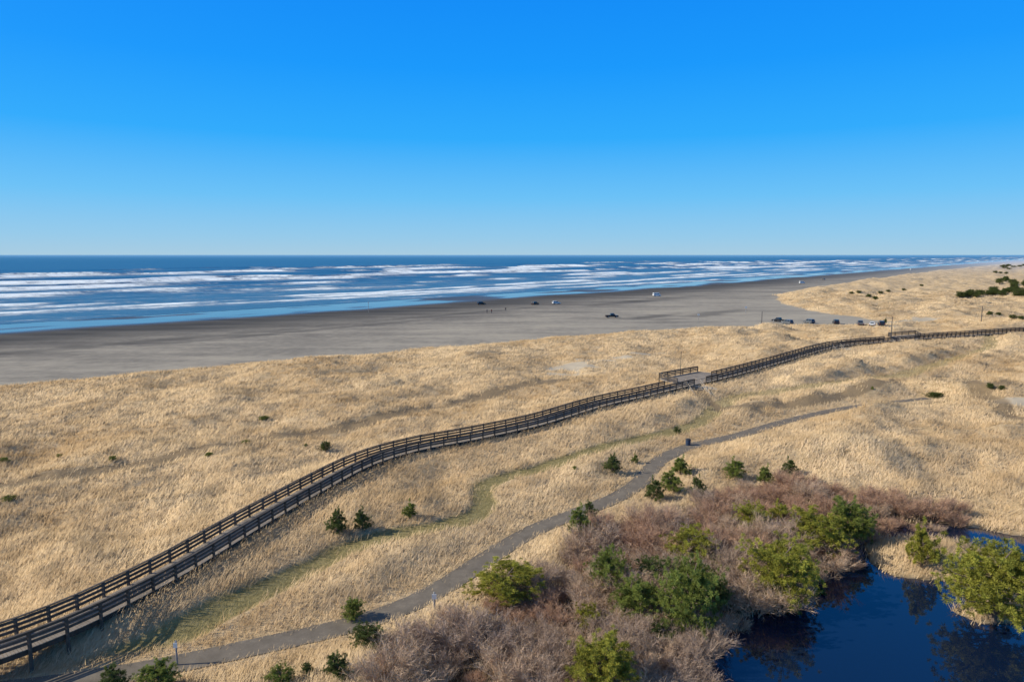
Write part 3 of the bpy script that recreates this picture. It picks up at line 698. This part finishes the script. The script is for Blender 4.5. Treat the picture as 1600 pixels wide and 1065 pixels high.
# ------------------------------------------------------------------ vehicles
GL = simple('car_glass', (.02, .025, .03), .1, .1, 3, .6); TY_ = simple('tyre_rubber', (.02, .02, .02), .9); RM = simple('wheel_rim', (.4, .4, .42), .35, .1, 3, .5, .6)
HL = simple('headlight_lens', (.7, .7, .68), .15, .05); TL = simple('taillight_lens', (.35, .02, .02), .25, .1); BK = simple('black_trim', (.03, .03, .03), .6)
CP = {k: simple('paint_'+k, c, .3, .06, 2, .35) for k, c in dict(black=(.018, .018, .02), white=(.7, .7, .68), grey=(.12, .125, .13)).items()}
def car(u, v, rz, kind, colr, label, group=None, name=None, cat=None):
    p = gp(u, v); sp = {'suv': (4.7, 1.9, 1.78), 'sedan': (4.6, 1.8, 1.45), 'pickup': (5.6, 1.98, 1.85), 'van': (5.4, 2.0, 2.4)}[kind]
    L, W_, H_ = sp; r = tag(empty(name or {'suv': 'parked_car', 'sedan': 'parked_car', 'pickup': 'pickup_truck', 'van': 'van'}[kind], p, rz, .88), label, cat or {'pickup': 'pickup truck', 'van': 'van'}.get(kind, 'car'), group)
    zb = {'suv': 1.05, 'sedan': .9, 'pickup': 1.05, 'van': 1.15}[kind]; w = W_/2; x0, x1 = -L/2, L/2
    gb = {'suv': (-2.25, 1.2, -2.0, .45), 'sedan': (-1.75, 1.05, -1.1, .35), 'pickup': (-.75, 1.45, -.55, .75), 'van': (-2.62, 2.2, -2.55, 1.4)}[kind]
    mb = MB()
    prof = [(x0+.06, .35), (x0, .6), (x0+.04, zb-.05), (x0+.12, zb), (gb[1], zb), (x1-.25, zb-.12), (x1-.03, zb-.28), (x1, .55), (x1-.08, .32)]
    if kind == 'pickup': prof = [(x0+.06, .4), (x0, .7), (x0, .72), (gb[0]-.05, .72), (gb[0]-.04, zb), (gb[1], zb), (x1-.25, zb-.06), (x1-.03, zb-.2), (x1, .55), (x1-.08, .4)]
    k = len(prof); mb.add([(x, -w, z) for x, z in prof]+[(x, w, z) for x, z in prof], [tuple(range(k)), tuple(range(2*k-1, k-1, -1))]+[(i, k+i, k+(i+1) % k, (i+1) % k) for i in range(k)])
    if kind == 'pickup':
        for sg in (-1, 1): mb.box(x0, gb[0]-.06, min(sg*w, sg*(w-.1)), max(sg*w, sg*(w-.1)), .722, zb)
        mb.box(x0, x0+.1, -w+.102, w-.102, .722, zb)
    mb.build('body', CP[colr], r)
    c = MB(); i1, i2 = .06, .2
    B4 = [(gb[0], -w+i1), (gb[1], -w+i1), (gb[1], w-i1), (gb[0], w-i1)]; T4 = [(gb[2], -w+i2), (gb[3], -w+i2), (gb[3], w-i2), (gb[2], w-i2)]
    c.hexa([(x, y, zb+.002) for x, y in B4]+[(x, y, H_) for x, y in T4]); c.build('cabin', CP[colr], r)
    zl, zh = (.12, .86) if kind != 'van' else (.3, .62)
    def face(ia, ib, a0, a1, nm):
        A = Vector((*B4[ia], zb)); Bq = Vector((*B4[ib], zb)); D = Vector((*T4[ia], H_)); E = Vector((*T4[ib], H_))
        g = lambda s, t: (A.lerp(Bq, s)).lerp(D.lerp(E, s), t)
        q = [g(a0, zl), g(a1, zl), g(a1, zh), g(a0, zh)]; nn = (q[1]-q[0]).cross(q[3]-q[0]).normalized()*.012
        m_ = MB(); m_.add([v_+nn for v_ in q], [(0, 1, 2, 3)]); m_.build(nm, GL, r)
    face(1, 2, .06, .94, 'windscreen'); face(3, 0, .1, .9, 'rear_window')
    for s_ in ((0, 1), (2, 3)):
        face(*s_, .08, .46, 'side_window'); face(*s_, .54, .92, 'side_window')
    wr = .40 if kind in ('pickup', 'van') else .35
    for sx in (x0+.95, x1-.95):
        for sg in (-1, 1):
            m_ = MB(); m_.tube((sx, sg*(w-.2), wr), (sx, sg*(w+.03), wr), wr, wr, 14); t_ = m_.build('wheel', TY_, r)
            m_ = MB(); m_.tube((sx, sg*(w+.03), wr), (sx, sg*(w+.045), wr), wr*.6, wr*.5, 10); m_.build('rim', RM, t_)
    for sg in (-1, 1):
        m_ = MB(); m_.box(x1-.08, x1+.012, sg*.62*w-.14+.05*sg, sg*.62*w+.14+.05*sg, zb-.45, zb-.3); m_.build('headlight', HL, r)
        m_ = MB(); m_.box(x0-.012, x0+.08, sg*.8*w-.1, sg*.8*w+.1, zb-.35, zb-.12); m_.build('taillight', TL, r)
    m_ = MB(); m_.box(x1-.05, x1+.08, -w+.08, w-.08, .36, .54); m_.build('bumper', BK, r)
    m_ = MB(); m_.box(x0-.08, x0+.05, -w+.08, w-.08, .4, .58); m_.build('bumper', BK, r)
al = math.atan2(TY, TX)
car(956, 496, .1, 'pickup', 'black', 'black pickup truck alone on the open beach sand')
car(869, 475, .4, 'suv', 'white', 'white car on the wet sand left of the black pickup truck', name='car')
car(836, 476, .8, 'suv', 'black', 'dark car on the wet sand just left of the white car', name='car')
car(752, 476, .5, 'suv', 'black', 'dark car at the water edge, leftmost vehicle on the beach', name='car')
car(1026, 463, .3, 'van', 'white', 'white van by the water edge beyond the black pickup')
car(1253, 443, .2, 'van', 'white', 'white van far up the beach, left of a grey car')
car(1287, 437, al, 'suv', 'grey', 'grey car far up the beach, right of the white van', name='car')
car(1423, 422, al, 'van', 'white', 'most distant white van on the hazy far beach')
g_ = 'vehicles parked at the beach access'
car(1217, 503, 2.2, 'pickup', 'black', 'black pickup truck leftmost in the row at the beach access', g_)
car(1230, 506, 2.0, 'suv', 'grey', 'dark grey car tight beside the leftmost black pickup', g_)
car(1264, 505, 1.9, 'suv', 'grey', 'dark grey car standing apart in the gap of the parked row', g_)
car(1306, 506, 1.3, 'suv', 'black', 'black car in the middle of the row at the beach access', g_)
car(1344, 508, 1.2, 'pickup', 'grey', 'grey pickup truck right of the middle black car', g_)
car(1363, 509, 1.0, 'sedan', 'white', 'white car second from the right end of the parked row', g_)
car(1377, 509, 1.2, 'suv', 'black', 'black car at the right end of the parked row', g_)

# ------------------------------------------------------------------ posts, signs, bin
PW = simple('grey_post', (.3, .28, .26), .7); SGN = simple('sign_panel', (.6, .6, .58), .5, .1); PD = simple('dark_pole', (.08, .075, .07), .7)
def post(u, v, h, w, label, panel=None, m=None, name='marker_post', cat='post'):
    p = gp(u, v); r = tag(empty(name, p), label, cat)
    mb = MB(); mb.tube((0, 0, -.3), (0, 0, h), w, w*.85, 8); mb.tube((0, 0, h), (0, 0, h+w), w*1.1, w*.4, 8); mb.build('post', m or PW, r)
    if panel:
        mb = MB(); mb.box(-panel[0]/2, panel[0]/2, -w-.04, -w-.005, h-panel[1]-.05, h-.05); mb.build('sign_panel', SGN, r)
post(277, 1040, 1.5, .06, 'thin grey marker post beside the paved path at lower left', (.22, .3), name='sign_post', cat='sign')
post(679, 952, 1.2, .07, 'short grey post on the verge where the path meets the thicket', (.3, .35), name='sign_post', cat='sign')
post(576, 488, 4.5, .08, 'thin pole standing on the wet sand at the left surf', (.5, .4), name='pole', cat='pole')
post(1190, 506, 4.2, .12, 'dark pole on the sand left of the parked vehicles', None, PD, 'pole', 'pole')
post(1165, 490, 3.0, .12, 'pale signpost on the beach left of the parked row', (.9, .7), None, 'sign_post', 'sign')
post(1091, 500, 2.4, .1, 'low signpost on the sand between pickup and parked row', (.8, .6), None, 'sign_post', 'sign')
post(1392, 530, 6, .1, 'tall thin pole beside the far boardwalk platform', None, PD, 'pole', 'pole')
post(1533, 503, 5, .12, 'tall thin pole on the dune below the dark grove', None, PD, 'pole', 'pole')
post(1063, 591, 5.0, .06, 'thin flagless pole rising beside the near viewing platform', None, PD, 'pole', 'pole')
p = gp(1075, 696); r = tag(empty('litter_bin', p, 0, .8), 'dark litter bin beside the paved path near its upper bend', 'litter bin')
mb = MB(); mb.tube((0, 0, 0), (0, 0, .95), .36, .4, 14); mb.build('bin_body', simple('bin_blue', (.03, .05, .09), .5), r)
mb = MB(); mb.tube((0, 0, .95), (0, 0, 1.08), .43, .3, 14); mb.build('lid', BK, r)

# ------------------------------------------------------------------ people
def person_mesh(seed):
    R_ = random.Random(seed); st_ = R_.uniform(.1, .2)
    vs = [(0, 0, .95), (0, 0, 1.2), (0, 0, 1.42), (0, .0, 1.52), (0, .02, 1.66), (.1, 0, .9), (.12, st_, .48), (.12, st_*.6, .08), (.12, st_*.6+.16, .03), (-.1, 0, .9), (-.12, -st_*.4, .48), (-.12, -st_, .08), (-.12, -st_+.16, .03),
          (.2, 0, 1.4), (.26, -.03, 1.12), (.25, .08, .88), (-.2, 0, 1.4), (-.26, .03, 1.12), (-.25, .12, .88)]
    es = [(0, 1), (1, 2), (2, 3), (3, 4), (0, 5), (5, 6), (6, 7), (7, 8), (0, 9), (9, 10), (10, 11), (11, 12), (2, 13), (13, 14), (14, 15), (2, 16), (16, 17), (17, 18)]
    rd = [.15, .15, .14, .06, .105, .1, .07, .05, .04, .1, .07, .05, .04, .07, .05, .04, .07, .05, .04]
    me = bpy.data.meshes.new('person'); me.from_pydata(vs, es, [])
    o = bpy.data.objects.new('person_build', me); C.objects.link(o)
    sk = o.modifiers.new('skin', 'SKIN'); ss = o.modifiers.new('sub', 'SUBSURF'); ss.levels = 1
    for i, d in enumerate(me.skin_vertices[0].data): d.radius = (rd[i], rd[i]*.8 if i < 3 else rd[i]); d.use_root = i == 0
    dg = bpy.context.evaluated_depsgraph_get(); out = bpy.data.meshes.new_from_object(o.evaluated_get(dg)); bpy.data.objects.remove(o)
    out.materials.clear()
    return out
SK = simple('skin', (.45, .27, .19), .6); JK = [simple('jacket_'+k, c, .8) for k, c in (('navy', (.02, .03, .06)), ('red', (.25, .03, .03)), ('charcoal', (.03, .03, .035)))]; TR = simple('trousers', (.04, .045, .06), .8)
for i, (u, v, lb) in enumerate([(761, 489, 'person in a dark jacket walking, left of the pair on the sand'), (768, 489, 'person in a red jacket walking, right of the pair on the sand'), (790, 486, 'person in dark clothing walking alone right of the pair')]):
    me = person_mesh(i)
    for m_ in (JK[i], TR, SK): me.materials.append(m_)
    for pl_ in me.polygons:
        z_ = pl_.center.z; pl_.material_index = 2 if z_ > 1.54 else (0 if z_ > .93 or abs(pl_.center.x) > .21 and z_ > .5 else 1); pl_.use_smooth = True
    o = link('person', me); o.location = gp(u, v); o.rotation_euler = (0, 0, random.uniform(0, 6)); tag(o, lb, 'person')

# ------------------------------------------------------------------ light, sky, camera
EL = math.radians(32); AZ = math.atan2(-1, -.12)
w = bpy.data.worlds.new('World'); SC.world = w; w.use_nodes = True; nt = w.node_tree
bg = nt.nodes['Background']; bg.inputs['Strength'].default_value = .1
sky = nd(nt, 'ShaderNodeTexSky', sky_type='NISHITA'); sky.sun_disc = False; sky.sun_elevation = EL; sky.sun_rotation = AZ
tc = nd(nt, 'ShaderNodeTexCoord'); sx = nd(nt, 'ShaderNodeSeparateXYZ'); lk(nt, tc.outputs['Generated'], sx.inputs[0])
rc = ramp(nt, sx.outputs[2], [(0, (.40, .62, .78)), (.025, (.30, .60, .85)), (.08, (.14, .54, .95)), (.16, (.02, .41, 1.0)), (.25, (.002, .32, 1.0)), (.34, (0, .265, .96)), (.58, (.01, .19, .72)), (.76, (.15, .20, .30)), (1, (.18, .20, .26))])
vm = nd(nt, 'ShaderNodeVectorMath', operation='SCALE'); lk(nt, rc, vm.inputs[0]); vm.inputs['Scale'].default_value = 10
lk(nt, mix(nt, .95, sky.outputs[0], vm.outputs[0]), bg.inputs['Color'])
sl = bpy.data.lights.new('sun', 'SUN'); sl.energy = 5; sl.angle = math.radians(.5); sl.color = (1, .93, .78)
so = bpy.data.objects.new('sun', sl); C.objects.link(so)
sd = Vector((math.sin(AZ)*math.cos(EL), math.cos(AZ)*math.cos(EL), math.sin(EL)))
so.rotation_euler = (-sd).to_track_quat('-Z', 'Y').to_euler(); so.location = (-60, 20, 80)
cam = bpy.data.cameras.new('camera'); cam.sensor_width = 36; cam.lens = 36*F/1600; cam.clip_start = .5; cam.clip_end = 200000
co = bpy.data.objects.new('camera', cam); C.objects.link(co); co.location = (0, 0, CAMZ); co.rotation_euler = (math.pi/2-P, 0, 0)
SC.camera = co
SC.view_settings.view_transform = 'Standard'; SC.view_settings.look = 'None'; SC.view_settings.exposure = 0
